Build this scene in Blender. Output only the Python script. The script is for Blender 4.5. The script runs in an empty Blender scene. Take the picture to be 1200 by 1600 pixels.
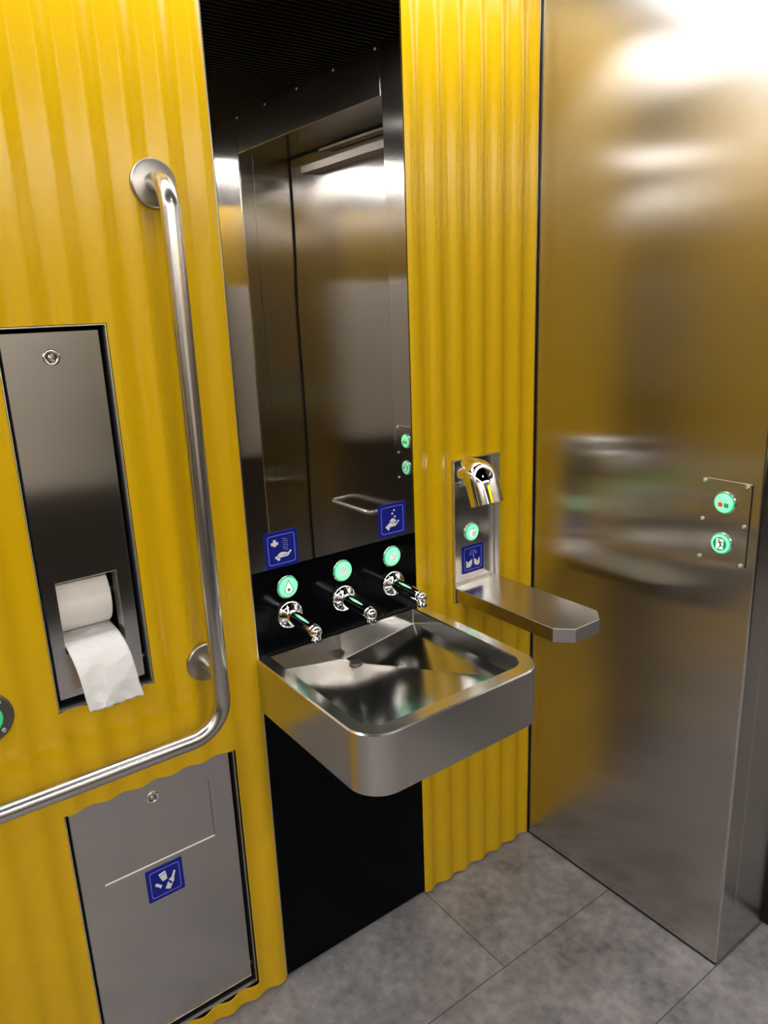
import bpy, bmesh, math
from mathutils import Vector, Matrix
from math import sin, cos, pi, radians

# ------------------------------------------------------------------ camera, world, exposure
SC = bpy.context.scene
COL = SC.collection
cam_d = bpy.data.cameras.new('camera')
cam = bpy.data.objects.new('camera', cam_d)
COL.objects.link(cam)
cam_d.sensor_fit = 'VERTICAL'
cam_d.sensor_height = 24.0
cam_d.lens = 1158.0 / 1600.0 * 24.0
cam_d.clip_start = 0.02
_f = Vector((0.5628, 0.7822, -0.2672)).normalized()
_r = Vector((0.8051, -0.5920, -0.0374)).normalized()
_u = _r.cross(_f).normalized()
_r = _f.cross(_u).normalized()
cam.matrix_world = Matrix(((_r.x, _u.x, -_f.x, -0.5982), (_r.y, _u.y, -_f.y, -1.2982),
                           (_r.z, _u.z, -_f.z, 1.5285), (0, 0, 0, 1)))
SC.camera = cam
world = bpy.data.worlds.new('world')
SC.world = world
world.use_nodes = True
world.node_tree.nodes['Background'].inputs[0].default_value = (0.05, 0.05, 0.055, 1)
world.node_tree.nodes['Background'].inputs[1].default_value = 0.1
SC.view_settings.view_transform = 'Standard'
SC.view_settings.look = 'None'
SC.view_settings.gamma = 1.0
SC.view_settings.use_curve_mapping = False
SC.view_settings.exposure = 0.62
STRIP = {'front': 5.8, 'left': 5.5, 'rear': 42.0}   # strength of the ceiling light strips
SPOT = 15.0                                           # strength of the round ceiling light

# ------------------------------------------------------------------ dimensions (metres)
XR = 0.813        # steel wall on the right
XL = -1.65        # left wall
YB = -2.45        # wall opposite the basin
ZC = 2.25         # ceiling
CW = 0.42         # width of the mirror column (x 0..CW)
DJ = -0.602       # near edge of the door recess
DF = -1.536       # far edge of the door recess
XD = XR + 0.225   # door plane

# ------------------------------------------------------------------ materials
def new_mat(name):
    m = bpy.data.materials.new(name)
    m.use_nodes = True
    nt = m.node_tree
    return m, nt, nt.nodes['Principled BSDF']

def plain(name, col, rough=0.5, metal=0.0, coat=0.0, spec=None, noise=0.0, nscale=40.0):
    m, nt, b = new_mat(name)
    b.inputs['Base Color'].default_value = (*col, 1)
    b.inputs['Roughness'].default_value = rough
    b.inputs['Metallic'].default_value = metal
    b.inputs['Coat Weight'].default_value = coat
    if spec is not None:
        b.inputs['Specular IOR Level'].default_value = spec
    if noise:
        n = nt.nodes.new('ShaderNodeTexNoise'); n.inputs['Scale'].default_value = nscale
        mr = nt.nodes.new('ShaderNodeMapRange')
        mr.inputs['To Min'].default_value = max(0.0, rough - noise); mr.inputs['To Max'].default_value = rough + noise
        nt.links.new(n.outputs['Fac'], mr.inputs['Value']); nt.links.new(mr.outputs['Result'], b.inputs['Roughness'])
    return m

def emitter(name, col, strength, base=(0.8, 0.8, 0.8)):
    m, nt, b = new_mat(name)
    b.inputs['Base Color'].default_value = (*base, 1)
    b.inputs['Emission Color'].default_value = (*col, 1)
    b.inputs['Emission Strength'].default_value = strength
    b.inputs['Roughness'].default_value = 0.3
    return m

def steel(name, col, rough, aniso=0.8, wave=0.0, wscale=1.5, vertical=True):
    """brushed stainless steel; the grain runs upright on walls"""
    m, nt, b = new_mat(name)
    b.inputs['Metallic'].default_value = 1.0
    b.inputs['Base Color'].default_value = (*col, 1)
    b.inputs['Anisotropic'].default_value = aniso
    geo = nt.nodes.new('ShaderNodeNewGeometry')
    cr = nt.nodes.new('ShaderNodeVectorMath'); cr.operation = 'CROSS_PRODUCT'
    cr.inputs[0].default_value = (0.02, 0.01, 1.0)
    nt.links.new(geo.outputs['True Normal'], cr.inputs[1])
    nm = nt.nodes.new('ShaderNodeVectorMath'); nm.operation = 'NORMALIZE'
    nt.links.new(cr.outputs[0], nm.inputs[0])
    nt.links.new(nm.outputs[0], b.inputs['Tangent'])
    if not vertical:
        b.inputs['Anisotropic Rotation'].default_value = 0.25
    # fine brushed streaks in the roughness
    mp = nt.nodes.new('ShaderNodeMapping'); mp.inputs['Scale'].default_value = (900, 900, 6)
    nt.links.new(geo.outputs['Position'], mp.inputs['Vector'])
    n = nt.nodes.new('ShaderNodeTexNoise'); n.inputs['Scale'].default_value = 1.0; n.inputs['Detail'].default_value = 2
    nt.links.new(mp.outputs[0], n.inputs['Vector'])
    mr = nt.nodes.new('ShaderNodeMapRange')
    mr.inputs['To Min'].default_value = rough * 0.95; mr.inputs['To Max'].default_value = rough * 1.05
    nt.links.new(n.outputs['Fac'], mr.inputs['Value']); nt.links.new(mr.outputs['Result'], b.inputs['Roughness'])
    if wave:
        n2 = nt.nodes.new('ShaderNodeTexNoise'); n2.inputs['Scale'].default_value = wscale
        n2.inputs['Detail'].default_value = 0.6
        nt.links.new(geo.outputs['Position'], n2.inputs['Vector'])
        bp = nt.nodes.new('ShaderNodeBump'); bp.inputs['Strength'].default_value = 1.0
        bp.inputs['Distance'].default_value = wave
        nt.links.new(n2.outputs['Fac'], bp.inputs['Height']); nt.links.new(bp.outputs[0], b.inputs['Normal'])
    return m

M = {}
M['yellow'] = plain('yellow_coated_metal', (0.71, 0.436, 0.001), 0.23, spec=0.38)
M['wall_steel'] = steel('brushed_wall_steel', (0.62, 0.60, 0.58), 0.19, 1.0, 0.010, 1.3)
M['right_steel'] = steel('brushed_right_wall_steel', (0.54, 0.52, 0.495), 0.19, 1.0, 0.009, 1.3)
M['door_steel'] = steel('brushed_door_steel', (0.52, 0.50, 0.48), 0.19, 1.0, 0.004, 1.2)
M['face_steel'] = steel('brushed_face_steel', (0.66, 0.65, 0.635), 0.17, 1.0, 0.0008, 3)
M['bin_steel'] = steel('brushed_bin_steel', (0.53, 0.515, 0.50), 0.26, 0.9, 0.0006, 3)
M['edge_glint'] = plain('pale_edge_glint', (0.82, 0.79, 0.72), 0.45)
M['sink_steel'] = steel('brushed_sink_steel', (0.60, 0.58, 0.55), 0.26, 0.55)
M['shelf_steel'] = steel('brushed_shelf_steel', (0.52, 0.50, 0.47), 0.20, 0.7)
M['bowl_steel'] = plain('polished_bowl_steel', (0.56, 0.55, 0.53), 0.16, 1.0)
M['rail_steel'] = plain('satin_rail_steel', (0.60, 0.58, 0.56), 0.24, 1.0, noise=0.02, nscale=60)
M['trim_steel'] = plain('trim_steel', (0.60, 0.57, 0.53), 0.30, 1.0)
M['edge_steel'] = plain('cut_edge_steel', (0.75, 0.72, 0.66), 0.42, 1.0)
M['rim_steel'] = plain('satin_rim_steel', (0.76, 0.74, 0.70), 0.21, 1.0)
M['flange_steel'] = plain('satin_flange_steel', (0.46, 0.435, 0.40), 0.34, 1.0)
M['drain_steel'] = plain('dark_drain_steel', (0.16, 0.15, 0.14), 0.45, 1.0)
M['disc_steel'] = plain('dark_disc_steel', (0.22, 0.205, 0.19), 0.35, 1.0)
M['chrome'] = plain('chrome', (0.86, 0.86, 0.85), 0.03, 1.0)
M['mirror'] = steel('polished_mirror_steel', (0.68, 0.665, 0.645), 0.012, 0.0, 0.0012, 3.0)
M['black'] = plain('black_gloss_panel', (0.0016, 0.0016, 0.0026), 0.12, spec=0.07)
M['gap'] = plain('black_gap', (0.004, 0.004, 0.004), 0.7)
M['ceiling'] = plain('black_ribbed_ceiling', (0.0012, 0.0012, 0.0024), 0.5, spec=0.05)
M['paper'] = plain('white_tissue_paper', (0.86, 0.85, 0.84), 0.9)
M['roll'] = plain('tissue_roll_paper', (0.84, 0.80, 0.74), 0.9)
M['core'] = plain('cardboard_core', (0.40, 0.30, 0.20), 0.9)
M['blue'] = plain('blue_sign_plastic', (0.007, 0.016, 0.27), 0.35, spec=0.25)
M['signline'] = plain('pale_blue_print', (0.30, 0.34, 0.86), 0.5)
M['signwhite'] = plain('white_print', (0.86, 0.86, 0.82), 0.5)
M['mint'] = emitter('lit_green_lens', (0.20, 0.92, 0.44), 0.62, (0.25, 0.8, 0.5))
M['mintring'] = emitter('lit_green_ring', (0.012, 0.42, 0.14), 0.40, (0.05, 0.5, 0.2))
M['glyphpale'] = emitter('lit_pale_symbol', (0.62, 0.80, 0.62), 0.55)
M['glyphdark'] = plain('dark_symbol_print', (0.02, 0.05, 0.035), 0.5)
M['glyphgreen'] = emitter('deep_green_symbol', (0.0, 0.22, 0.11), 0.5, (0.0, 0.2, 0.1))
M['glyphred'] = emitter('red_symbol', (0.62, 0.01, 0.05), 0.6, (0.5, 0.02, 0.04))
M['panelgrey'] = plain('pale_reflection_panel', (0.88, 0.85, 0.80), 0.5)
M['brown'] = plain('dark_reflection_panel', (0.022, 0.017, 0.012), 0.5)
M['ochre'] = plain('ochre_reflection_panel', (0.16, 0.11, 0.035), 0.5)
M['strip_front'] = emitter('lit_front_strip', (1.0, 0.985, 0.97), STRIP['front'])
M['strip_left'] = emitter('lit_left_strip', (1.0, 0.985, 0.97), STRIP['left'])
M['strip_rear'] = emitter('lit_rear_strip', (1.0, 0.985, 0.97), STRIP['rear'])
M['spot'] = emitter('lit_round_lens', (1.0, 0.985, 0.97), SPOT)
M['closer'] = plain('grey_closer_metal', (0.34, 0.31, 0.28), 0.4, 0.7)

def floor_mat():
    m, nt, b = new_mat('grey_stone_tile')
    L = nt.links.new
    geo = nt.nodes.new('ShaderNodeNewGeometry')
    sep = nt.nodes.new('ShaderNodeSeparateXYZ'); L(geo.outputs['Position'], sep.inputs[0])
    def math_(op, a, bb=None):
        n = nt.nodes.new('ShaderNodeMath'); n.operation = op
        for i, v in enumerate((a, bb)):
            if v is None: continue
            if hasattr(v, 'is_linked') or isinstance(v, bpy.types.NodeSocket): L(v, n.inputs[i])
            else: n.inputs[i].default_value = v
        return n.outputs[0]
    y = math_('ADD', sep.outputs['Y'], -0.009 + 12 * 0.3055)
    row = math_('FLOOR', math_('DIVIDE', y, 0.3055))
    par = math_('MODULO', row, 2.0)
    dy = math_('PINGPONG', y, 0.15275)
    x = math_('ADD', math_('ADD', sep.outputs['X'], 12 * 0.914 - 0.425), math_('MULTIPLY', math_('SUBTRACT', par, 1.0), 0.40))
    dx = math_('PINGPONG', x, 0.457)
    d = math_('MINIMUM', dx, dy)
    joint = math_('LESS_THAN', d, 0.0011)
    n1 = nt.nodes.new('ShaderNodeTexNoise'); n1.inputs['Scale'].default_value = 7; n1.inputs['Detail'].default_value = 9
    n1.inputs['Roughness'].default_value = 0.65
    n2 = nt.nodes.new('ShaderNodeTexNoise'); n2.inputs['Scale'].default_value = 38; n2.inputs['Detail'].default_value = 6
    L(geo.outputs['Position'], n1.inputs['Vector']); L(geo.outputs['Position'], n2.inputs['Vector'])
    mixv = math_('ADD', math_('MULTIPLY', n1.outputs['Fac'], 0.62), math_('MULTIPLY', n2.outputs['Fac'], 0.38))
    cr = nt.nodes.new('ShaderNodeValToRGB')
    cr.color_ramp.elements[0].position = 0.34; cr.color_ramp.elements[0].color = (0.145, 0.140, 0.150, 1)
    cr.color_ramp.elements[1].position = 0.68; cr.color_ramp.elements[1].color = (0.44, 0.425, 0.44, 1)
    L(mixv, cr.inputs[0])
    mx = nt.nodes.new('ShaderNodeMix'); mx.data_type = 'RGBA'
    L(joint, mx.inputs['Factor']); L(cr.outputs[0], mx.inputs['A'])
    mx.inputs['B'].default_value = (0.055, 0.053, 0.053, 1)
    L(mx.outputs['Result'], b.inputs['Base Color'])
    b.inputs['Roughness'].default_value = 0.42
    bp = nt.nodes.new('ShaderNodeBump'); bp.inputs['Strength'].default_value = 0.25; bp.inputs['Distance'].default_value = 0.002
    L(mixv, bp.inputs['Height']); L(bp.outputs[0], b.inputs['Normal'])
    return m
M['floor'] = floor_mat()

def paper_bump():
    nt = M['paper'].node_tree; b = nt.nodes['Principled BSDF']
    geo = nt.nodes.new('ShaderNodeNewGeometry')
    v = nt.nodes.new('ShaderNodeTexVoronoi'); v.inputs['Scale'].default_value = 34
    n = nt.nodes.new('ShaderNodeTexNoise'); n.inputs['Scale'].default_value = 22; n.inputs['Detail'].default_value = 3
    nt.links.new(geo.outputs['Position'], v.inputs['Vector']); nt.links.new(geo.outputs['Position'], n.inputs['Vector'])
    a = nt.nodes.new('ShaderNodeMath'); a.operation = 'ADD'
    nt.links.new(v.outputs['Distance'], a.inputs[0]); nt.links.new(n.outputs['Fac'], a.inputs[1])
    bp = nt.nodes.new('ShaderNodeBump'); bp.inputs['Strength'].default_value = 0.9; bp.inputs['Distance'].default_value = 0.004
    nt.links.new(a.outputs[0], bp.inputs['Height']); nt.links.new(bp.outputs[0], b.inputs['Normal'])
paper_bump()

# ------------------------------------------------------------------ mesh helpers
class MB:
    def __init__(self):
        self.bm = bmesh.new()
    def face(self, pts, smooth=False):
        f = self.bm.faces.new([self.bm.verts.new(p) for p in pts]); f.smooth = smooth
        return f
    def box(self, a, b, bev=0.0, seg=2):
        x0, y0, z0 = [min(a[i], b[i]) for i in range(3)]; x1, y1, z1 = [max(a[i], b[i]) for i in range(3)]
        t = bmesh.new()
        bmesh.ops.create_cube(t, size=1.0)
        for v in t.verts:
            v.co = Vector(((x0 + x1) / 2 + v.co.x * (x1 - x0), (y0 + y1) / 2 + v.co.y * (y1 - y0), (z0 + z1) / 2 + v.co.z * (z1 - z0)))
        if bev:
            bmesh.ops.bevel(t, geom=list(t.edges), offset=bev, segments=seg, affect='EDGES', profile=0.5)
        self.add(t)
    def add(self, t, mat=None):
        if mat is not None: bmesh.ops.transform(t, matrix=mat, verts=t.verts)
        vm = {v: self.bm.verts.new(v.co) for v in t.verts}
        for f in t.faces:
            g = self.bm.faces.new([vm[v] for v in f.verts]); g.smooth = f.smooth
        t.free()
    def lathe(self, prof, origin, axis, n=40, smooth=True, caps=True):
        """prof: (radius, distance along axis)"""
        ax = Vector(axis).normalized(); o = Vector(origin)
        a = ax.orthogonal().normalized(); b = ax.cross(a)
        rings = []
        for r, h in prof:
            if r < 1e-6: rings.append([self.bm.verts.new(o + ax * h)])
            else: rings.append([self.bm.verts.new(o + ax * h + (a * cos(2 * pi * k / n) + b * sin(2 * pi * k / n)) * r) for k in range(n)])
        for p, q in zip(rings, rings[1:]):
            for k in range(n):
                k2 = (k + 1) % n
                vs = [p[k % len(p)], p[k2 % len(p)], q[k2 % len(q)], q[k % len(q)]]
                u = []
                for v in vs:
                    if v not in u: u.append(v)
                if len(u) >= 3:
                    f = self.bm.faces.new(u); f.smooth = smooth
        if caps:
            for rg in (rings[0], rings[-1]):
                if len(rg) > 2:
                    self.bm.faces.new([self.bm.verts.new(v.co) for v in rg])
    def tube(self, pts, r, n=24, radii=None):
        pts = [Vector(p) for p in pts]
        N = len(pts); rings = []; prev = None
        for i, p in enumerate(pts):
            t = (pts[min(i + 1, N - 1)] - pts[max(i - 1, 0)]).normalized()
            if prev is None: a = t.orthogonal().normalized()
            else: a = (prev - t * prev.dot(t)).normalized()
            prev = a; b = t.cross(a); rr = radii[i] if radii else r
            rings.append([self.bm.verts.new(p + (a * cos(2 * pi * k / n) + b * sin(2 * pi * k / n)) * rr) for k in range(n)])
        for p, q in zip(rings, rings[1:]):
            for k in range(n):
                f = self.bm.faces.new((p[k], p[(k + 1) % n], q[(k + 1) % n], q[k])); f.smooth = True
        for rg in (rings[0][::-1], rings[-1]): self.bm.faces.new([self.bm.verts.new(v.co) for v in rg])
    def prism(self, poly, d, m=None):
        """polygon of (u, v) standing in the local x-z plane, d thick towards -y from y=0"""
        t = bmesh.new()
        fr = [t.verts.new((u, -d, v)) for u, v in poly]; bk = [t.verts.new((u, 0, v)) for u, v in poly]
        t.faces.new(fr); t.faces.new(bk[::-1])
        for i in range(len(poly)):
            j = (i + 1) % len(poly)
            t.faces.new((fr[i], bk[i], bk[j], fr[j]))
        self.add(t, m)
    def line(self, a, b, w, d, m=None):
        a = Vector(a); b = Vector(b); t = (b - a).normalized(); n = Vector((-t.y, t.x)) * w / 2
        self.prism([a - n, b - n, b + n, a + n], d, m)
    def frame(self, outer, inner, d):
        """flat ring between two outlines of the same number of points"""
        n = len(outer)
        for i in range(n):
            j = (i + 1) % n
            o1, o2, i1, i2 = outer[i], outer[j], inner[i], inner[j]
            self.face([(o1[0], -d, o1[1]), (o2[0], -d, o2[1]), (i2[0], -d, i2[1]), (i1[0], -d, i1[1])])
            self.face([(o1[0], 0, o1[1]), (i1[0], 0, i1[1]), (i2[0], 0, i2[1]), (o2[0], 0, o2[1])])
            self.face([(o1[0], 0, o1[1]), (o2[0], 0, o2[1]), (o2[0], -d, o2[1]), (o1[0], -d, o1[1])])
            self.face([(i1[0], -d, i1[1]), (i2[0], -d, i2[1]), (i2[0], 0, i2[1]), (i1[0], 0, i1[1])])
    def sheet(self, xs, zs, keep, yf, th, smooth=False):
        """upright sheet over a grid of x and z; keep(i, j) says which cells stand; facing -y"""
        F = {}; B = {}
        def fv(i, j):
            if (i, j) not in F: F[i, j] = self.bm.verts.new((xs[i], yf(xs[i]), zs[j]))
            return F[i, j]
        def bv(i, j):
            if (i, j) not in B: B[i, j] = self.bm.verts.new((xs[i], yf(xs[i]) + th, zs[j]))
            return B[i, j]
        nx, nz = len(xs) - 1, len(zs) - 1
        ok = {(i, j): keep(i, j) for i in range(nx) for j in range(nz)}
        for (i, j), k in ok.items():
            if not k: continue
            f = self.bm.faces.new((fv(i, j), fv(i + 1, j), fv(i + 1, j + 1), fv(i, j + 1))); f.smooth = smooth
            f = self.bm.faces.new((bv(i, j), bv(i, j + 1), bv(i + 1, j + 1), bv(i + 1, j))); f.smooth = smooth
            for (di, dj, p, q) in ((-1, 0, (i, j + 1), (i, j)), (1, 0, (i + 1, j), (i + 1, j + 1)),
                                   (0, -1, (i, j), (i + 1, j)), (0, 1, (i + 1, j + 1), (i, j + 1))):
                if ok.get((i + di, j + dj)): continue
                def c(w, back): return (xs[w[0]], yf(xs[w[0]]) + (th if back else 0), zs[w[1]])
                self.face([c(q, 0), c(p, 0), c(p, 1), c(q, 1)])
    def build(self, name, mat, parent=None, recalc=True):
        if recalc: bmesh.ops.recalc_face_normals(self.bm, faces=self.bm.faces)
        me = bpy.data.meshes.new(name); self.bm.to_mesh(me); self.bm.free()
        me.materials.append(mat)
        o = bpy.data.objects.new(name, me); COL.objects.link(o)
        if parent is not None: o.parent = parent
        return o

def tag(o, label, cat, group=None):
    o['label'] = label; o['category'] = cat
    if group: o['group'] = group
    return o
def struct(o, label=None):
    o['kind'] = 'structure'
    if label: o['label'] = label
    return o
def thing(name, label, cat, loc=(0, 0, 0), rz=0.0, group=None):
    o = bpy.data.objects.new(name, None); COL.objects.link(o)
    o.empty_display_size = 0.05
    o.location = loc; o.rotation_euler = (0, 0, rz)
    return tag(o, label, cat, group)
def smooth_by_angle(o, deg=35):
    me = o.data
    for p in me.polygons: p.use_smooth = True
    me.set_sharp_from_angle(angle=radians(deg))
    return o
def fillet(pts, rad, n=10):
    """round the inner corners of a polyline"""
    out = [Vector(pts[0])]
    for i in range(1, len(pts) - 1):
        p = Vector(pts[i]); a = (Vector(pts[i - 1]) - p).normalized(); b = (Vector(pts[i + 1]) - p).normalized()
        ang = a.angle(b); r = rad[i - 1] if isinstance(rad, (list, tuple)) else rad
        d = r / math.tan(ang / 2); c = p + (a + b).normalized() * (r / sin(ang / 2))
        s = p + a * d - c; e = p + b * d - c; tot = s.angle(e); ax = s.cross(e).normalized()
        for k in range(n + 1): out.append(c + Matrix.Rotation(tot * k / n, 3, ax) @ s)
    out.append(Vector(pts[-1]))
    return out
def rrect(x0, z0, x1, z1, r, n=5):
    o = []
    for cx, cz, a0 in ((x1 - r, z1 - r, 0), (x0 + r, z1 - r, pi / 2), (x0 + r, z0 + r, pi), (x1 - r, z0 + r, 3 * pi / 2)):
        for k in range(n + 1):
            a = a0 + pi / 2 * k / n; o.append((cx + r * cos(a), cz + r * sin(a)))
    return o
def circ(cx, cz, r, n=24): return [(cx + r * cos(2 * pi * k / n), cz + r * sin(2 * pi * k / n)) for k in range(n)]

# ------------------------------------------------------------------ the setting
mb = MB(); mb.box((XL - 0.1, YB - 0.1, -0.06), (XD + 0.1, 0.2, 0.0))
struct(mb.build('floor', M['floor']))

# ribbed black ceiling, ribs along x
mb = MB(); nrib = 98; pitch = (0.2 - YB) / nrib; ys = []
y = YB - 0.05
prof = ((0.0, 0.0), (0.25, 0.0), (0.36, 0.007), (0.78, 0.007), (0.9, 0.0))
row = []
while y < 0.17:
    for t, h in prof: row.append((y + t * 0.024, ZC + h))
    y += 0.024
for (ya, za), (yb, zb) in zip(row, row[1:]):
    mb.face([(XL - 0.05, ya, za), (XD + 0.05, ya, za), (XD + 0.05, yb, zb), (XL - 0.05, yb, zb)])
mb.box((XL - 0.1, YB - 0.1, ZC + 0.02), (XD + 0.1, 0.2, ZC + 0.08))
struct(mb.build('ceiling', M['ceiling']))

# yellow corrugated cladding with cut-outs
PITCH = 0.0625
def wave_y(x):
    if x <= 0: return -0.0065 - 0.0042 * cos(2 * pi * (x + 0.0210) / PITCH)
    return -0.0035 - 0.0048 * cos(2 * pi * (x - 0.4995) / PITCH)
HD = (-0.392, -0.2195, 0.8585, 1.5195)     # toilet paper dispenser opening x0 x1 z0 z1
HB = (-0.4125, -0.0735, 0.044, 0.6555)     # waste bin opening
HH = (0.5375, 0.690, 0.809, 1.172)         # hand dryer opening
def cladding(x0, x1, holes, mb, yf, th=0.0022):
    xs = sorted(set([round(x0 + (x1 - x0) * k / max(1, int((x1 - x0) / 0.0039)), 6) for k in range(int((x1 - x0) / 0.0039) + 1)] + [h[k] for h in holes for k in (0, 1)]))
    zs = sorted(set([0.007, ZC - 0.002] + [h[k] for h in holes for k in (2, 3)]))
    def keep(i, j):
        cx = (xs[i] + xs[i + 1]) / 2; cz = (zs[j] + zs[j + 1]) / 2
        return not any(h[0] < cx < h[1] and h[2] < cz < h[3] for h in holes)
    mb.sheet(xs, zs, keep, yf, th, smooth=True)
mb = MB()
cladding(XL, -0.0035, (HD, HB), mb, wave_y)
cladding(0.4212, 0.8062, (HH,), mb, wave_y)
struct(mb.build('wall_back', M['yellow'], recalc=False))
mb = MB()
mb.box((XL - 0.1, 0.17, 0.0), (XD + 0.1, 0.2, ZC + 0.02))
mb.box((XL, 0.012, 0.0005), (HD[0] - 0.05, 0.02, 0.3))
mb.box((-0.0035, 0.0075, 0.0), (CW + 0.0015, 0.02, ZC))
mb.box((CW, 0.014, 0.0005), (HH[0] - 0.01, 0.02, ZC)); mb.box((HH[1] + 0.01, 0.014, 0.0005), (XR, 0.02, ZC))
mb.box((HB[0] + 0.002, 0.0135, 0.0005), (-0.004, 0.02, HB[2] - 0.004))
mb.box((HB[1] + 0.004, 0.0135, 0.0005), (-0.004, 0.02, ZC)); mb.box((CW + 0.01, 0.0135, 0.0005), (XR, 0.02, HH[2] - 0.01))
mb.box((0.8066, 0.002, 0.0005), (XR + 0.002, 0.015, ZC))
struct(mb.build('trim_1', M['gap']))
# folded bright edge beside the corner and beside the mirror
mb = MB(); mb.box((0.8062, -0.010, 0.007), (0.8072, 0.010, ZC - 0.002)); mb.box((-0.0012, -0.0010, 0.010), (0.0010, 0.004, ZC - 0.002))
struct(mb.build('trim_2', M['trim_steel']))

# left wall and the wall opposite, seen only as reflections
mb = MB()
mb.box((XL - 0.04, YB, 0), (XL, 0.2, ZC))
struct(mb.build('wall_left', M['wall_steel']))
mb = MB()
mb.box((XL - 0.05, YB - 0.06, 0.0), (XD + 0.05, YB - 0.02, ZC))
struct(mb.build('wall_front', M['door_steel']))
mb = MB(); mb.box((-0.95, YB - 0.021, 0.74), (0.34, YB, 1.66), 0.004)  # added pale panel, put in only to brighten reflections in the steel
struct(mb.build('added_pale_panel', M['panelgrey']))
mb = MB(); mb.box((XL, YB - 0.021, 0.0), (XD, YB - 0.003, 0.74)); mb.box((0.345, YB - 0.021, 0.74), (XD, YB - 0.004, 1.12))  # added dark panels, shaped for the dark parts of the reflections
struct(mb.build('added_dark_panel', M['brown']))
mb = MB(); mb.box((0.345, YB - 0.021, 1.122), (XD, YB - 0.004, 1.66))  # added ochre panel that browns the reflection in the far steel
struct(mb.build('added_ochre_panel', M['ochre']))
mb = MB()  # added yellow strip that gives the mirrored door its gold reflection
N = int((XD - 0.12) / 0.0125)
pts = [(0.12 + (XD - 0.12) * k / N, YB - 0.012 + 0.0042 * cos(2 * pi * (XD - 0.12) * k / N / PITCH)) for k in range(N + 1)]
for (xa, ya), (xb, yb) in zip(pts, pts[1:]):
    mb.face([(xa, ya, 1.662), (xb, yb, 1.662), (xb, yb, 2.06), (xa, ya, 2.06)], True)
bmesh.ops.remove_doubles(mb.bm, verts=mb.bm.verts, dist=1e-5)
struct(mb.build('added_yellow_strip', M['yellow']))

# steel wall on the right with the door recess
mb = MB()
t = bmesh.new()
def vbox(mb, x0, x1, y0, y1, z0, z1, r=0.006, which=()):
    """box whose listed vertical edges (sx, sy) are rounded"""
    poly = []
    for (x, y, sx, sy) in ((x0, y0, -1, -1), (x1, y0, 1, -1), (x1, y1, 1, 1), (x0, y1, -1, 1)):
        if (sx, sy) in which:
            cx, cy = x - sx * r, y - sy * r
            a0 = {(-1, -1): pi, (1, -1): 1.5 * pi, (1, 1): 0, (-1, 1): .5 * pi}[(sx, sy)]
            poly += [(cx + r * cos(a0 + pi / 2 * k / 6), cy + r * sin(a0 + pi / 2 * k / 6), True) for k in range(7)]
        else: poly.append((x, y, False))
    n = len(poly)
    lo = [mb.bm.verts.new((p[0], p[1], z0)) for p in poly]; hi = [mb.bm.verts.new((p[0], p[1], z1)) for p in poly]
    for i in range(n):
        j = (i + 1) % n
        f = mb.bm.faces.new((lo[i], lo[j], hi[j], hi[i]))
    mb.bm.faces.new(lo[::-1]); mb.bm.faces.new(hi)
vbox(mb, XR, XR + 0.0605, DJ, 0.004, 0.009, ZC, 0.006, ((-1, -1),))
vbox(mb, XR + 0.0625, XD + 0.02, DJ, 0.004, 0.009, ZC, 0.0012, ((-1, -1),))
vbox(mb, XR, XR + 0.0605, YB, DF, 0.009, ZC, 0.006, ((-1, 1),))
vbox(mb, XR + 0.0625, XD + 0.02, YB, DF, 0.009, ZC, 0.0012, ((-1, 1),))
o = mb.build('wall_right', M['right_steel']); smooth_by_angle(o, 30); struct(o)
mb = MB(); mb.box((XR, DF + 0.0015, 2.112), (XD + 0.02, DJ - 0.0015, ZC), 0.0015)
struct(mb.build('trim_5', M['wall_steel']))
mb = MB()
mb.box((XR + 0.003, DJ + 0.003, 0.0), (XD + 0.02, 0.003, 0.0095)); mb.box((XR + 0.003, YB, 0.0), (XD + 0.02, DF - 0.003, 0.0095))
mb.box((XR + 0.0595, DJ + 0.004, 0.0), (XR + 0.064, 0.0, ZC)); mb.box((XR + 0.0595, YB, 0.0), (XR + 0.064, DF - 0.004, ZC))
mb.box((XD - 0.012, DJ - 0.014, 0.0), (XD + 0.03, DJ, 2.112)); mb.box((XD - 0.003, DF, 0.0), (XD + 0.03, DF + 0.008, 2.112))
mb.box((XD - 0.003, DF, 2.104), (XD + 0.03, DJ, 2.112))
mb.box((XD - 0.006, DF, 0.0), (XD + 0.03, DJ, 0.008))
struct(mb.build('baseboard_right', M['gap']))
mb = MB(); mb.box((XD, DF + 0.008, 0.010), (XD + 0.045, DJ - 0.014, 2.104), 0.001)
door = struct(mb.build('door_1', M['door_steel']))
mb = MB()
hp = fillet([(XD + 0.004, -1.255, 0.757), (0.975, -1.255, 0.757), (0.975, -0.985, 0.757), (XD + 0.004, -0.985, 0.757)], 0.03, 8)
mb.tube(hp, 0.009, 18)
mb.build('door_handle', M['rail_steel'], door)
mb = MB(); mb.box((0.985, -1.362, 2.026), (XD + 0.002, -0.72, 2.053), 0.0015)
cl = mb.build('door_closer', M['closer'], door)
mb = MB(); mb.box((0.998, -1.25, 2.086), (1.024, -0.70, 2.094)); mb.box((1.0, -0.75, 2.052), (1.02, -0.72, 2.088))
mb.build('closer_rail', M['closer'], cl)
mb = MB()
for yy in (-0.619, -0.846, -1.071, -1.29, -1.518):
    mb.lathe(((0.004, 0), (0.004, 0.001), (0.0, 0.002)), (XR, yy, 2.236), (-1, 0, 0), 12)
struct(mb.build('trim_6', M['edge_steel']))

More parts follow.
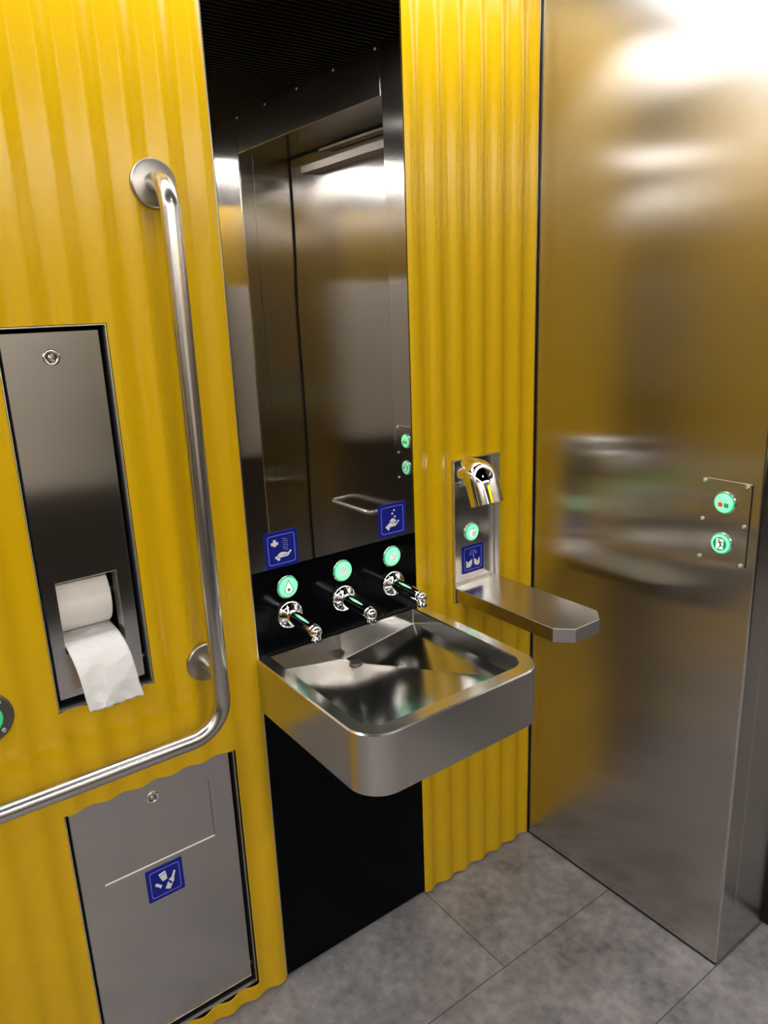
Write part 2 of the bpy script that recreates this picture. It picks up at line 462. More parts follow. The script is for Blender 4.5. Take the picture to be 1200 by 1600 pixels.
# lamps round the edge of the ceiling
def strip(label, a, b, mat):
    t = thing('ceiling_light', label, 'light', ((a[0] + b[0]) / 2, (a[1] + b[1]) / 2, ZC))
    cx, cy = t.location.x, t.location.y
    m = MB(); m.box((a[0] - cx, a[1] - cy, -0.014), (b[0] - cx, b[1] - cy, 0.001)); m.build('housing', M['gap'], t)
    m = MB(); m.box((a[0] - cx + 0.006, a[1] - cy + 0.006, -0.020), (b[0] - cx - 0.006, b[1] - cy - 0.006, -0.0141)); m.build('diffuser', mat, t)
strip('white light strip on the black ceiling along the yellow basin wall', (XL + 0.02, -0.285), (XR - 0.02, -0.105), None or M['strip_front'])
strip('white light strip on the black ceiling along the left wall', (XL + 0.03, YB + 0.24), (XL + 0.21, -0.42), M['strip_left'])
strip('white light strip on the black ceiling along the wall opposite the basin', (XL + 0.03, YB + 0.05), (XR - 0.02, YB + 0.13), M['strip_rear'])
t = thing('ceiling_light', 'small round light in the middle of the black ceiling', 'light', (0.05, -1.15, ZC))
m = MB(); m.lathe(((0.085, 0.001), (0.085, -0.010), (0.075, -0.014), (0.066, -0.010)), (0, 0, 0), (0, 0, 1), 32); m.build('housing', M['trim_steel'], t)
m = MB(); m.lathe(((0.065, -0.0101), (0.060, -0.015), (0.0, -0.017)), (0, 0, 0), (0, 0, 1), 32); m.build('diffuser', M['spot'], t)

# ------------------------------------------------------------------ column: mirror above, black panel below
mb = MB(); mb.box((0.0022, -0.0006, 1.0198), (CW - 0.0006, 0.0074, ZC - 0.001))
mir = tag(mb.build('wall_mirror', M['mirror']), 'tall narrow polished mirror panel between yellow corrugated walls above the black panel', 'mirror')
mb = MB(); mb.box((0.0012, -0.0004, 0.011), (CW + 0.0006, 0.0072, 1.0182), 0.0008, 1)
tag(mb.build('splash_panel', M['black']), 'glossy black panel behind the taps and beneath the steel basin', 'panel')

# ------------------------------------------------------------------ wash basin
ZS = 0.838
sink = thing('wash_basin', 'square brushed stainless steel wash basin mounted on the black panel', 'sink', (0.2115, 0, ZS))
SX0, SX1, SY = -0.0075 - 0.2115, 0.4305 - 0.2115, -0.404
def outline(x0, x1, y0, yb, r, n=10):
    """from back left round the front to back right"""
    o = [(x0, yb)]
    for k in range(n + 1):
        a = pi + pi / 2 * k / n; o.append((x0 + r + r * cos(a), y0 + r + r * sin(a)))
    for k in range(n + 1):
        a = 1.5 * pi + pi / 2 * k / n; o.append((x1 - r + r * cos(a), y0 + r + r * sin(a)))
    o.append((x1, yb)); return o
outer = outline(SX0, SX1, SY, -0.0005, 0.062)
mid = outline(SX0 + 0.0025, SX1 - 0.0025, SY + 0.0025, -0.0005, 0.0605)
inner = outline(SX0 + 0.027, SX1 - 0.027, SY + 0.030, -0.010, 0.040)
n = len(outer)
DEPTH = 0.122
mb = MB()
rows = [[(x, y, -DEPTH) for x, y in mid], [(x, y, -DEPTH + 0.003) for x, y in outer], [(x, y, -0.003) for x, y in outer], [(x, y, 0.0) for x, y in mid],
        [(x, y, 0.0) for x, y in inner], [(x, y, -0.0035) for x, y in outline(SX0 + 0.0285, SX1 - 0.0285, SY + 0.0315, -0.0105, 0.0385)]]
V = [[mb.bm.verts.new(p) for p in r] for r in rows]
for a, b in zip(V[:3], V[1:3]):
    for i in range(n - 1):
        mb.bm.faces.new((a[i], a[i + 1], b[i + 1], b[i]))
mb.bm.faces.new(V[0])
mb.face([rows[0][0], rows[2][0], rows[2][-1], rows[0][-1]])
rim = MB()
RV = [[rim.bm.verts.new(p) for p in r] for r in rows[2:]]
for a, b in zip(RV, RV[1:]):
    for i in range(n - 1):
        rim.bm.faces.new((a[i], a[i + 1], b[i + 1], b[i]))
rim.face([rows[3][0], rows[4][0], rows[4][-1], rows[3][-1]])   # narrow rear ledge against the panel
ro_ = rim.build('rim', M['rim_steel'], sink); smooth_by_angle(ro_, 32)
body = mb.build('basin_body', M['sink_steel'], sink); smooth_by_angle(body, 32)
# bowl: side walls, a back wall with a V-shaped lower edge, and a floor folded towards the drain
inn = outline(SX0 + 0.0285, SX1 - 0.0285, SY + 0.0315, -0.0105, 0.0385)
DR = (0.2045 - 0.2115, -0.034)
bx0, bx1, by0 = inn[0][0] * 0.985, inn[-1][0] * 0.985, (SY + 0.0315) * 0.985
top = [Vector((x, y, -0.003)) for x, y in inn]
bot = [Vector((x * 0.985, y * 0.985 - 0.002, -0.038)) for x, y in inn]
low = [Vector((p.x, p.y, -0.047)) for p in bot]
dr = Vector((DR[0], DR[1], -0.066)); dl = Vector((DR[0], -0.0125, -0.0655))
mb = MB()
TV = [mb.bm.verts.new(p) for p in top]; BV = [mb.bm.verts.new(p) for p in low]
for i in range(len(top) - 1):
    mb.bm.faces.new((TV[i], TV[i + 1], BV[i + 1], BV[i]))
mb.face([top[0], top[-1], bot[-1], dl, bot[0]])
bowl = mb.build('bowl', M['bowl_steel'], sink); smooth_by_angle(bowl, 25)
fl_, fr_ = Vector((bx0, by0, -0.040)), Vector((bx1, by0, -0.040))
mb = MB()
for tri in ((bot[0], dl, dr), (dl, bot[-1], dr), (bot[0], dr, fl_), (fl_, dr, fr_), (fr_, dr, bot[-1])): mb.face(tri)
mb.build('bowl_floor', M['bowl_steel'], sink)
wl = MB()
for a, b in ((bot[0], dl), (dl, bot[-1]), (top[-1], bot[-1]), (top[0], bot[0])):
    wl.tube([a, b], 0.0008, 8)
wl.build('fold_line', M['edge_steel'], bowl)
dn = MB()
dn.lathe(((0.0, 0.0025), (0.0125, 0.0025), (0.0145, 0.0012), (0.0145, -0.004)), (DR[0] + 0.003, DR[1] - 0.016, -0.0625), (0, 0, 1), 28)
dobj = dn.build('drain', M['drain_steel'], sink)
dn = MB()
for k in range(7):
    for j in range(7):
        px, py = (k - 3) * 0.0036, (j - 3) * 0.0036
        if px * px + py * py < 0.0118 ** 2:
            dn.lathe(((0.0014, 0.0), (0.0014, 0.0004)), (DR[0] + 0.003 + px, DR[1] - 0.016 + py, -0.0601), (0, 0, 1), 8)
dn.build('drain_holes', M['gap'], dobj)

# ------------------------------------------------------------------ taps and lit buttons
def make_tap(x, label):
    t = thing('tap', label, 'tap', (x, 0, 0.9115), 0, 'chrome taps above the basin')
    m = MB(); m.lathe(((0.031, 0.0), (0.0315, 0.003), (0.0295, 0.008), (0.0235, 0.0125), (0.0165, 0.0150), (0.0150, 0.0165)), (0, -0.0004, 0), (0, -1, 0), 44)
    m.build('rose', M['chrome'], t)
    m = MB(); m.lathe(((0.0150, 0.010), (0.0146, 0.03), (0.0130, 0.100)), (0, 0, 0), (0, -1, -0.02), 36)
    m.build('spout', M['chrome'], t)
    m = MB()
    prof = [(0.0131 * cos(a), 0.0131 * sin(a)) for a in [(-pi / 2 + pi * k / 18) for k in range(19)]]
    m.lathe([(max(r, 0), h) for r, h in prof], (0, -0.106, -0.0035), (0, -0.9, 0.45), 32, caps=False)
    k = m.build('spout_tip', M['chrome'], t)
    m = MB(); m.lathe(((0.0095, 0.0), (0.0100, 0.012), (0.0092, 0.0135), (0.0092, 0.0160), (0.0075, 0.0160), (0.0, 0.0158)), (0, -0.107, -0.0075), (0, -0.06, -1), 28)
    a = m.build('aerator', M['chrome'], t)
    m = MB()
    for q in range(12):
        an = 2 * pi * q / 12
        m.box((0.0094 * cos(an) - 0.0011, -0.108 + 0.0094 * sin(an) - 0.0011, -0.0232), (0.0094 * cos(an) + 0.0011, -0.108 + 0.0094 * sin(an) + 0.0011, -0.0200))
    m.build('aerator_slots', M['gap'], a)
    return t
make_tap(0.080, 'chrome tap under the button with the water drop, leftmost of the three')
make_tap(0.2155, 'middle chrome tap, under the button with grey spray lines')
make_tap(0.352, 'chrome tap nearest the hand dryer, under the foam symbol button')

def lens_parts(t, r, parent_is_thing=True, glow=True):
    m = MB(); m.lathe(((r * 1.08, 0.0), (r * 1.08, 0.0018), (r * 1.05, 0.0028), (r * 0.99, 0.0030), (r * 0.97, 0.0022)), (0, 0, 0), (0, -1, 0), 40, caps=False)
    m.build('bezel', M['chrome'], t)
    m = MB(); m.lathe(((r * 0.985, 0.0), (r * 0.985, 0.0042), (r * 0.90, 0.0052)), (0, 0, 0), (0, -1, 0), 40, caps=False)
    m.build('light_ring', M['mintring'], t)
    m = MB(); m.lathe(((r * 0.90, 0.0040), (r * 0.90, 0.0056), (r * 0.84, 0.0064), (0.0, 0.0070)), (0, 0, 0), (0, -1, 0), 40, caps=False)
    return m.build('lens', M['mint'], t)

def shift(y): return Matrix.Translation((0, y, 0))
def sc(poly, r): return [(u * r, v * r) for u, v in poly]
def drop_poly(s):
    o = [(0, 0.62 * s)]
    for k in range(0, 21):
        a = radians(150 - 260 * 0 ) if False else None
        break
    pts = []
    for k in range(25):
        a = radians(38 - (38 + 218) * k / 24.0)
        pts.append((0.36 * s * cos(a), -0.18 * s + 0.36 * s * sin(a)))
    return [(0, 0.62 * s)] + pts
def symbol_drop(l, r):
    m = MB(); d = drop_poly(r * 1.12); m.prism(d, 0.0003, shift(-0.0070)); m.build('drop_symbol', M['glyphpale'], l)
    m = MB(); pts = d + [d[0]]
    for a, b in zip(pts, pts[1:]): m.line(a, b, r * 0.055, 0.0003, shift(-0.0074))
    for a, b in (((-0.16, -0.2), (0.16, -0.2)), ((0, -0.36), (0, -0.04))): m.line((a[0] * r, a[1] * r), (b[0] * r, b[1] * r), r * 0.11, 0.0003, shift(-0.0074))
    m.build('drop_outline', M['glyphdark'], l)
def symbol_spray(l, r):
    m = MB()
    m.prism(sc([(-0.22, 0.38), (0, 0.62), (0.22, 0.38), (0.46, -0.45), (-0.46, -0.45)], r), 0.0003, shift(-0.0070)); m.build('spray_symbol', M['glyphpale'], l)
    m = MB()
    for x0, x1 in ((-0.18, -0.36), (-0.06, -0.12), (0.06, 0.12), (0.18, 0.36)): m.line((x0 * r, 0.34 * r), (x1 * r, -0.5 * r), r * 0.05, 0.0003, shift(-0.0074))
    m.line((-0.2 * r, 0.42 * r), (0.2 * r, 0.42 * r), r * 0.06, 0.0003, shift(-0.0074))
    m.build('spray_lines', M['signline'] if False else M['closer'], l)
def symbol_foam(l, r):
    m = MB(); m.prism(sc([(-0.42, -0.5), (-0.38, -0.1), (-0.12, 0.5), (0.2, 0.5), (0.45, -0.2), (0.3, -0.55)], r), 0.0003, shift(-0.0070)); m.build('foam_symbol', M['glyphpale'], l)
    m = MB()
    for cx, cz, q in ((-0.05, 0.34, 0.13), (0.08, 0.05, 0.16), (0.25, -0.12, 0.12), (-0.18, -0.36, 0.15), (0.12, -0.40, 0.13)):
        c = circ(cx * r, cz * r, q * r, 12); c.append(c[0])
        for a, b in zip(c[:9], c[1:10]): m.line(a, b, r * 0.05, 0.0003, shift(-0.0074))
    m.build('foam_bubbles', M['closer'], l)
def symbol_dry(l, r):
    m = MB(); m.prism(circ(0.02 * r, -0.1 * r, 0.52 * r, 20), 0.0003, shift(-0.0070)); m.build('dry_symbol', M['glyphpale'], l)
    m = MB()
    for dx in (-0.08, 0.10, 0.28):
        p = [(dx, 0.12), (dx + 0.12, -0.05), (dx, -0.25), (dx + 0.08, -0.45)]
        for a, b in zip(p, p[1:]): m.line((a[0] * r, a[1] * r), (b[0] * r, b[1] * r), r * 0.07, 0.0003, shift(-0.0074))
    p = [(-0.26, 0.52), (-0.14, 0.42), (0.04, 0.39), (0.22, 0.44), (0.32, 0.55)]
    for a, b in zip(p, p[1:]): m.line((a[0] * r, a[1] * r), (b[0] * r, b[1] * r), r * 0.09, 0.0003, shift(-0.0074))
    m.build('dry_lines', M['closer'], l)
def symbol_locks(l, r):
    def lock(cx, opened):
        m = MB(); m.prism(sc([(cx - 0.21, -0.36), (cx + 0.21, -0.36), (cx + 0.21, 0.04), (cx - 0.21, 0.04)], r), 0.0003, shift(-0.0070))
        b = m.build('padlock_body', M['glyphgreen'] if opened else M['glyphred'], l)
        m = MB(); c = [(cx + 0.13 * cos(radians(a)), 0.15 + 0.14 * sin(radians(a))) for a in range(0, 181, 20)]
        c = [(cx + 0.13, 0.02)] + c + ([(cx - 0.13, 0.10)] if opened else [(cx - 0.13, 0.02)])
        for p, q in zip(c, c[1:]): m.line((p[0] * r, p[1] * r), (q[0] * r, q[1] * r), r * 0.09, 0.0003, shift(-0.0072))
        m.prism(circ(cx * r, -0.11 * r, 0.045 * r, 8), 0.0003, shift(-0.0074)); m.build('padlock_shackle', M['signwhite'], l)
    lock(-0.28, False); lock(0.30, True)
    m = MB(); m.line((0.01 * r, -0.58 * r), (0.01 * r, 0.52 * r), r * 0.035, 0.0003, shift(-0.0072)); m.build('divider_line', M['signwhite'], l)
def symbol_exit(l, r):
    m = MB(); m.prism(circ(0, 0, 0.66 * r, 28), 0.0003, shift(-0.0070)); m.build('symbol_disc', M['glyphgreen'], l)
    m = MB(); m.prism(sc([(-0.36, -0.50), (0.36, -0.50), (0.36, 0.50), (-0.36, 0.50)], r), 0.0003, shift(-0.0074)); m.build('symbol_door', M['glyphpale'], l)
    m = MB(); z = shift(-0.0078)
    m.prism(circ(-0.10 * r, 0.36 * r, 0.085 * r, 12), 0.0003, z)
    for a, b, w in (((-0.02, 0.26), (0.10, -0.06), 0.15), ((-0.02, 0.22), (-0.26, 0.12), 0.07), ((0.04, 0.24), (0.22, 0.22), 0.07), ((0.22, 0.22), (0.28, 0.06), 0.06),
                    ((0.10, -0.04), (0.02, -0.26), 0.10), ((0.02, -0.26), (-0.12, -0.46), 0.08), ((0.08, -0.06), (0.24, -0.18), 0.09), ((0.24, -0.18), (0.36, -0.16), 0.07)):
        m.line((a[0] * r, a[1] * r), (b[0] * r, b[1] * r), w * r, 0.0003, z)
    m.build('running_figure', M['glyphdark'], l)

RB = 0.0232
for x, zz, fn, lab in ((0.0795, 0.9735, symbol_drop, 'round lit green button with a water drop and cross'),
                   (0.2165, 0.9755, symbol_spray, 'round lit green button with grey spray lines, middle of the three'),
                   (0.3515, 0.9775, symbol_foam, 'round lit green button with foam bubbles, beneath the soap sign')):
    t = thing('button', lab, 'button', (x, -0.0004, zz), 0, 'lit green buttons above the taps')
    fn(lens_parts(t, RB), RB)

# ------------------------------------------------------------------ blue signs
def place(poly, w): return [((u - 0.5) * w, (v - 0.5) * w) for u, v in poly]
def make_sign(label, loc, w, shapes, strokes=(), inset=0.095):
    t = thing('pictogram_sign', label, 'sign', loc, 0, 'blue pictogram signs')
    m = MB(); m.prism(rrect(-w / 2, -w / 2, w / 2, w / 2, 0.0025), 0.0012); m.build('plate', M['blue'], t)
    a = w / 2 - inset * w; b = a - 0.0010
    m = MB(); m.frame(rrect(-a, -a, a, a, 0.0055), rrect(-b, -b, b, b, 0.0047), 0.0016); m.build('border_line', M['signline'], t)
    for nm, polys in shapes:
        m = MB()
        for p in polys: m.prism(place(p, w), 0.0017)
        m.build(nm, M['signwhite'], t)
    for nm, mat, width, lines in strokes:
        m = MB()
        for p in lines:
            q = place(p, w)
            for c, d in zip(q, q[1:]): m.line(c, d, width * w, 0.0019)
        m.build(nm, M[mat], t)
    return t
cross = [(0.26, 0.60), (0.34, 0.60), (0.34, 0.64), (0.405, 0.64), (0.405, 0.72), (0.34, 0.72), (0.34, 0.79), (0.26, 0.79), (0.26, 0.72), (0.195, 0.72), (0.195, 0.64), (0.26, 0.64)]
dots = []
for j in range(6):
    for i in range(3):
        dots.append(circ(0.560 + 0.056 * i + (0.012 if j % 2 else -0.008), 0.795 - 0.060 * j - 0.020 * i, 0.0105, 8))
make_sign('blue sign with white cross and sprinkled hand, at the lower left of the mirror', (0.0728, -0.0006, 1.0580), 0.0765,
          (('cross_symbol', [cross]), ('spray_dots', dots),
           ('hand_symbol', [[(0.356, 0.329), (0.398, 0.379), (0.464, 0.413), (0.515, 0.413), (0.642, 0.389), (0.665, 0.359), (0.686, 0.372), (0.763, 0.435), (0.8, 0.407), (0.685, 0.286), (0.633, 0.274), (0.53, 0.274), (0.427, 0.263)]]),
           ('cuff_symbol', [[(0.331, 0.334), (0.444, 0.228), (0.389, 0.181), (0.278, 0.293)]])),
          (('finger_line', 'blue', 0.012, [[(0.521, 0.319), (0.663, 0.328)]]),))
make_sign('blue sign with white hand holding soap foam, at the lower right of the mirror', (0.3570, -0.0006, 1.0635), 0.0765,
          (('foam_dots', [circ(0.569, 0.777, 0.032, 14), circ(0.501, 0.685, 0.032, 14), circ(0.589, 0.58, 0.032, 14)]),
           ('foam_symbol', [[(0.398, 0.442), (0.415, 0.485), (0.496, 0.546), (0.571, 0.512), (0.637, 0.451), (0.621, 0.42), (0.51, 0.428)]]),
           ('hand_symbol', [[(0.302, 0.354), (0.398, 0.422), (0.62, 0.394), (0.626, 0.371), (0.647, 0.384), (0.708, 0.455), (0.756, 0.439), (0.629, 0.311), (0.586, 0.29), (0.446, 0.289), (0.375, 0.28)]]),
           ('cuff_symbol', [[(0.287, 0.347), (0.395, 0.26), (0.348, 0.19), (0.236, 0.308)]])),
          (('finger_line', 'blue', 0.012, [[(0.492, 0.357), (0.625, 0.359)]]),))

# ------------------------------------------------------------------ hand dryer and shelf in a steel tray
DX = 0.6138
dry = thing('hand_dryer', 'slim steel hand dryer with chrome nozzle set in the yellow wall right of the mirror', 'hand dryer', (DX, 0, 0.83))
def tray(parent, h, y0, depth, th, mat, flange=0.0, name='housing', z_off=0.0, x_off=0.0):
    x0, x1, z0, z1 = h[0] - x_off, h[1] - x_off, h[2] - z_off, h[3] - z_off
    m = MB()
    m.box((x0, y0, z0), (x0 + th, depth, z1)); m.box((x1 - th, y0, z0), (x1, depth, z1))
    m.box((x0 + th, y0, z0), (x1 - th, depth, z0 + th)); m.box((x0 + th, y0, z1 - th), (x1 - th, depth, z1))
    m.box((x0, depth, z0), (x1, depth + th, z1))
    return m.build(name, mat, parent)
tray(dry, (HH[0] + 0.0008, HH[1] - 0.0008, HH[2] + 0.0008, HH[3] - 0.0008), -0.0075, 0.0125, 0.0016, M['edge_steel'], z_off=0.83, x_off=DX)
m = MB(); m.box((HH[0] + 0.004 - DX, 0.009, 0.852 - 0.83), (HH[1] - 0.004 - DX, 0.0124, HH[3] - 0.004 - 0.83), 0.0008); m.build('back_plate', M['face_steel'], dry)
# nozzle: neck, then a large tube turned down
NX = -0.034
m = MB(); m.lathe(((0.0375, -0.0085), (0.0375, 0.0), (0.0362, 0.004), (0.0360, 0.030)), (NX, 0.0, 1.138 - 0.83), (0, -1, 0), 44, caps=False)
noz = m.build('nozzle_neck', M['chrome'], dry)
m = MB()
path = fillet([(NX, -0.010, 1.138 - 0.83), (NX, -0.052, 1.1385 - 0.83), (NX, -0.0755, 1.072 - 0.83)], [0.030], 18)
m.tube(path, 0.0365, 44, radii=[0.0362 + 0.0006 * min(k, 6) for k in range(len(path))])
nz = m.build('nozzle', M['chrome'], dry); smooth_by_angle(nz, 40)
m = MB()
e = Vector(path[-1]); dd = (Vector(path[-1]) - Vector(path[-2])).normalized()
m.lathe(((0.0360, 0.0005), (0.0, 0.0006)), e, dd, 32, caps=False); m.build('nozzle_outlet', M['gap'], nz)
bt = bpy.data.objects.new('button', None); COL.objects.link(bt); bt.parent = dry; bt.location = (0.6072 - DX, 0.009, 0.9795 - 0.83)
fn_l = lens_parts(bt, 0.0222)
# printed lines of the dryer button sit one level up so that nothing goes deeper than part and sub-part
bpy.context.view_layer.update()
tmp = bpy.data.objects.new('tmp', None)
symbol_dry(bt, 0.0222)
make_sign('blue sign with two white hands under air arrows, on the hand dryer', (0.6115, 0.009, 0.9095), 0.0722,
          (('left_hand_symbol', [[(0.185, 0.457), (0.233, 0.432), (0.242, 0.361), (0.459, 0.476), (0.458, 0.3), (0.368, 0.195), (0.191, 0.202)]]),
           ('right_hand_symbol', [[(0.537, 0.498), (0.742, 0.356), (0.761, 0.451), (0.81, 0.471), (0.821, 0.255), (0.742, 0.194), (0.605, 0.231), (0.556, 0.31)]])),
          (('air_arrows', 'signline', 0.022, [[(0.415, 0.823), (0.415, 0.70)] + [(0.385 + 0.035 * cos(radians(a)), 0.672 + 0.035 * sin(radians(a))) for a in range(40, 361, 40)],
                                                [(0.508, 0.813), (0.508, 0.62)] + [(0.535 + 0.035 * cos(radians(a)), 0.58 + 0.035 * sin(radians(a))) for a in range(140, -221, -40)],
                                                [(0.592, 0.803), (0.592, 0.73)] + [(0.628 + 0.035 * cos(radians(a)), 0.69 + 0.035 * sin(radians(a))) for a in range(140, -221, -40)]]),))
shelf = thing('shelf', 'brushed steel shelf with clipped corners jutting out beneath the hand dryer', 'shelf', (DX, 0, 0.85))
sx0, sx1 = 0.5412 - DX, 0.6885 - DX
pl = [(sx0, 0.0085), (sx0, -0.318), (sx0 + 0.034, -0.352), (sx1 - 0.034, -0.352), (sx1, -0.318), (sx1, 0.0085)]
def ex(mb, poly, z0, z1):
    lo = [mb.bm.verts.new((x, y, z0)) for x, y in poly]; hi = [mb.bm.verts.new((x, y, z1)) for x, y in poly]
    for i in range(len(poly)):
        j = (i + 1) % len(poly); mb.bm.faces.new((lo[i], lo[j], hi[j], hi[i]))
    mb.bm.faces.new(hi); mb.bm.faces.new(lo[::-1])
m = MB(); ex(m, pl, -0.032, 0.0); bmesh.ops.bevel(m.bm, geom=[e for e in m.bm.edges if e.verts[0].co.z > -0.001 and e.verts[1].co.z > -0.001], offset=0.0016, segments=3, affect='EDGES')
so = m.build('shelf_board', M['shelf_steel'], shelf); smooth_by_angle(so, 25)
so.data.materials.append(M['edge_steel'])
for p in so.data.polygons:
    if p.area < 0.0006 and 0.05 < p.normal.z < 0.98: p.material_index = 1
m = MB(); m.box((sx0 - 0.001, 0.0055, -0.034), (sx1 + 0.001, 0.0088, 0.0035)); m.build('mounting_strip', M['edge_steel'], shelf)

# ------------------------------------------------------------------ toilet paper dispenser
dcx, dz0 = (HD[0] + HD[1]) / 2, HD[2]
disp = thing('toilet_paper_dispenser', 'tall steel toilet paper dispenser let into the yellow wall', 'paper dispenser', (dcx, 0, dz0))
tray(disp, (HD[0] + 0.0012, HD[1] - 0.0012, HD[2] + 0.0012, HD[3] - 0.0012), -0.006, 0.15, 0.0018, M['edge_steel'], z_off=dz0, x_off=dcx)
m = MB(); m.box((HD[0] + 0.0032 - dcx, 0.028, 0.0032), (HD[0] + 0.0042 - dcx, 0.148, 0.655)); m.box((HD[1] - 0.0042 - dcx, 0.004, 0.0032), (HD[1] - 0.0032 - dcx, 0.148, 0.655))
m.box((HD[0] + 0.0042 - dcx, 0.147, 0.0032), (HD[1] - 0.0042 - dcx, 0.1485, 0.655)); m.box((HD[0] + 0.0042 - dcx, 0.004, 0.0032), (HD[1] - 0.0042 - dcx, 0.147, 0.0042))
m.box((HD[0] + 0.0042 - dcx, 0.002, 0.6568), (HD[1] - 0.0042 - dcx, 0.147, 0.6578))
m.build('liner', M['gap'], disp)
fx = [-0.3815 - dcx, -0.3600 - dcx, -0.2545 - dcx, -0.2300 - dcx]; fz = [0.8735 - dz0, 0.9555 - dz0, 1.0885 - dz0, 1.5085 - dz0]
m = MB(); m.sheet(fx, fz, lambda i, j: not (i == 1 and j == 1), lambda x: 0.0105, 0.0016)
fo = m.build('front_panel', M['face_steel'], disp)
m = MB()   # folded returns of the front panel
x0, x1, z0, z1 = fx[0], fx[3], fz[0], fz[3]
m.box((x0, 0.0122, z0), (x0 + 0.0012, 0.030, z1)); m.box((x1 - 0.0012, 0.0122, z0), (x1, 0.030, z1)); m.box((x0, 0.0122, z0), (x1, 0.030, z0 + 0.0012)); m.box((x0, 0.0122, z1 - 0.0012), (x1, 0.030, z1))
m.build('panel_return', M['edge_steel'], fo)
m = MB(); m.box((fx[2] + 0.0002, 0.0122, fz[1]), (fx[2] + 0.0014, 0.050, fz[2])); m.box((fx[1] - 0.0014, 0.0122, fz[1]), (fx[1] - 0.0002, 0.050, fz[2]))
m.box((fx[1], 0.0122, fz[1] - 0.0014), (fx[2], 0.045, fz[1] - 0.0002)); m.box((fx[1], 0.0104, fz[2] + 0.0002), (fx[2], 0.030, fz[2] + 0.0014))
m.build('opening_return', M['edge_steel'], fo)
def lock_part(parent, loc, r=0.0125):
    m = MB(); m.lathe(((r, 0.0), (r, 0.0016), (r * 0.9, 0.0026), (r * 0.6, 0.0026), (r * 0.56, 0.0012)), loc, (0, -1, 0), 32, caps=False)
    l = m.build('lock', M['chrome'], parent)
    m = MB(); m.lathe(((r * 0.56, 0.0004), (r * 0.56, 0.0014), (r * 0.44, 0.0016)), loc, (0, -1, 0), 28, caps=False); m.build('lock_ring', M['gap'], l)
    m = MB(); lx, ly, lz = loc
    m.lathe(((r * 0.44, 0.0006), (r * 0.44, 0.0018), (0, 0.0019)), loc, (0, -1, 0), 24, caps=False)
    m.prism([(lx - 0.0011, lz - r * 0.36), (lx + 0.0011, lz - r * 0.36), (lx + 0.0006, lz + r * 0.40), (lx - 0.0006, lz + r * 0.40)], 0.0024, Matrix.Translation((0, ly, 0)))
    m.build('key_core', M['trim_steel'], l)
lock_part(disp, (-0.3092 - dcx, 0.0105, 1.4685 - dz0), 0.0135)
m = MB(); m.lathe(((0.0035, 0), (0.0035, 0.007), (0.0, 0.008)), (fx[3] - 0.001, 0.016, 0.910 - dz0), (1, 0, 0), 14); m.build('hinge_pin', M['edge_steel'], disp)
# roll with a hanging sheet
roll = thing('toilet_paper_roll', 'white toilet paper roll with a crumpled sheet hanging from the dispenser opening', 'toilet paper', (-0.316, 0.0735, 1.036))
m = MB(); R0 = 0.0565; hw = 0.0485
m.lathe(((0.020, -hw), (R0 - 0.002, -hw), (R0, -hw + 0.002), (R0, hw - 0.002), (R0 - 0.002, hw), (0.020, hw), (0.020, -hw)), (0, 0, 0), (1, 0, 0), 64, caps=False)
ro = m.build('roll', M['roll'], roll); smooth_by_angle(ro, 40)
m = MB(); m.lathe(((0.020, -hw), (0.0185, -hw), (0.0185, hw), (0.020, hw)), (0, 0, 0), (1, 0, 0), 32, caps=False); m.build('core', M['core'], roll)
m = MB(); m.lathe(((0.009, -0.072), (0.009, 0.074)), (0, 0, 0), (1, 0, 0), 20); m.build('spindle', M['rail_steel'], roll)
prof = [(0.045, -0.054), (0.000, -0.0635), (-0.040, -0.0650), (-0.063, -0.0668), (-0.078, -0.0715), (-0.091, -0.082), (-0.101, -0.096), (-0.1085, -0.114), (-0.112, -0.132), (-0.114, -0.150), (-0.115, -0.163), (-0.1155, -0.176)]
# dense profile
dp = []
for a, b in zip(prof, prof[1:]):
    for k in range(4): dp.append((a[0] + (b[0] - a[0]) * k / 4, a[1] + (b[1] - a[1]) * k / 4))
dp.append(prof[-1])
m = MB(); NXS = 26; grid = []
for j, (py, pz) in enumerate(dp):
    s = j / (len(dp) - 1)
    rowv = []
    for i in range(NXS + 1):
        u = i / NXS
        sh = 0.012 * max(0, s - 0.35) / 0.65
        x = -0.0425 + 0.0955 * u + sh
        amp = max(0.0, s - 0.25)
        wob = amp * (0.0030 * sin(7.0 * u + 9 * s) + 0.0016 * sin(17 * u - 14 * s + 1.0)) - amp * 0.006 * (1 - u) * 0
        tail = 0.0015 * sin(30 * u) if j == len(dp) - 1 else 0
        rowv.append(m.bm.verts.new((x, py + wob, pz + tail + 0.003 * (u - .5) * 0)))
    grid.append(rowv)
for a, b in zip(grid, grid[1:]):
    for i in range(NXS):
        f = m.bm.faces.new((a[i], a[i + 1], b[i + 1], b[i])); f.smooth = True
so = m.build('hanging_sheet', M['paper'], roll)
md = so.modifiers.new('thickness', 'SOLIDIFY'); md.thickness = 0.0006

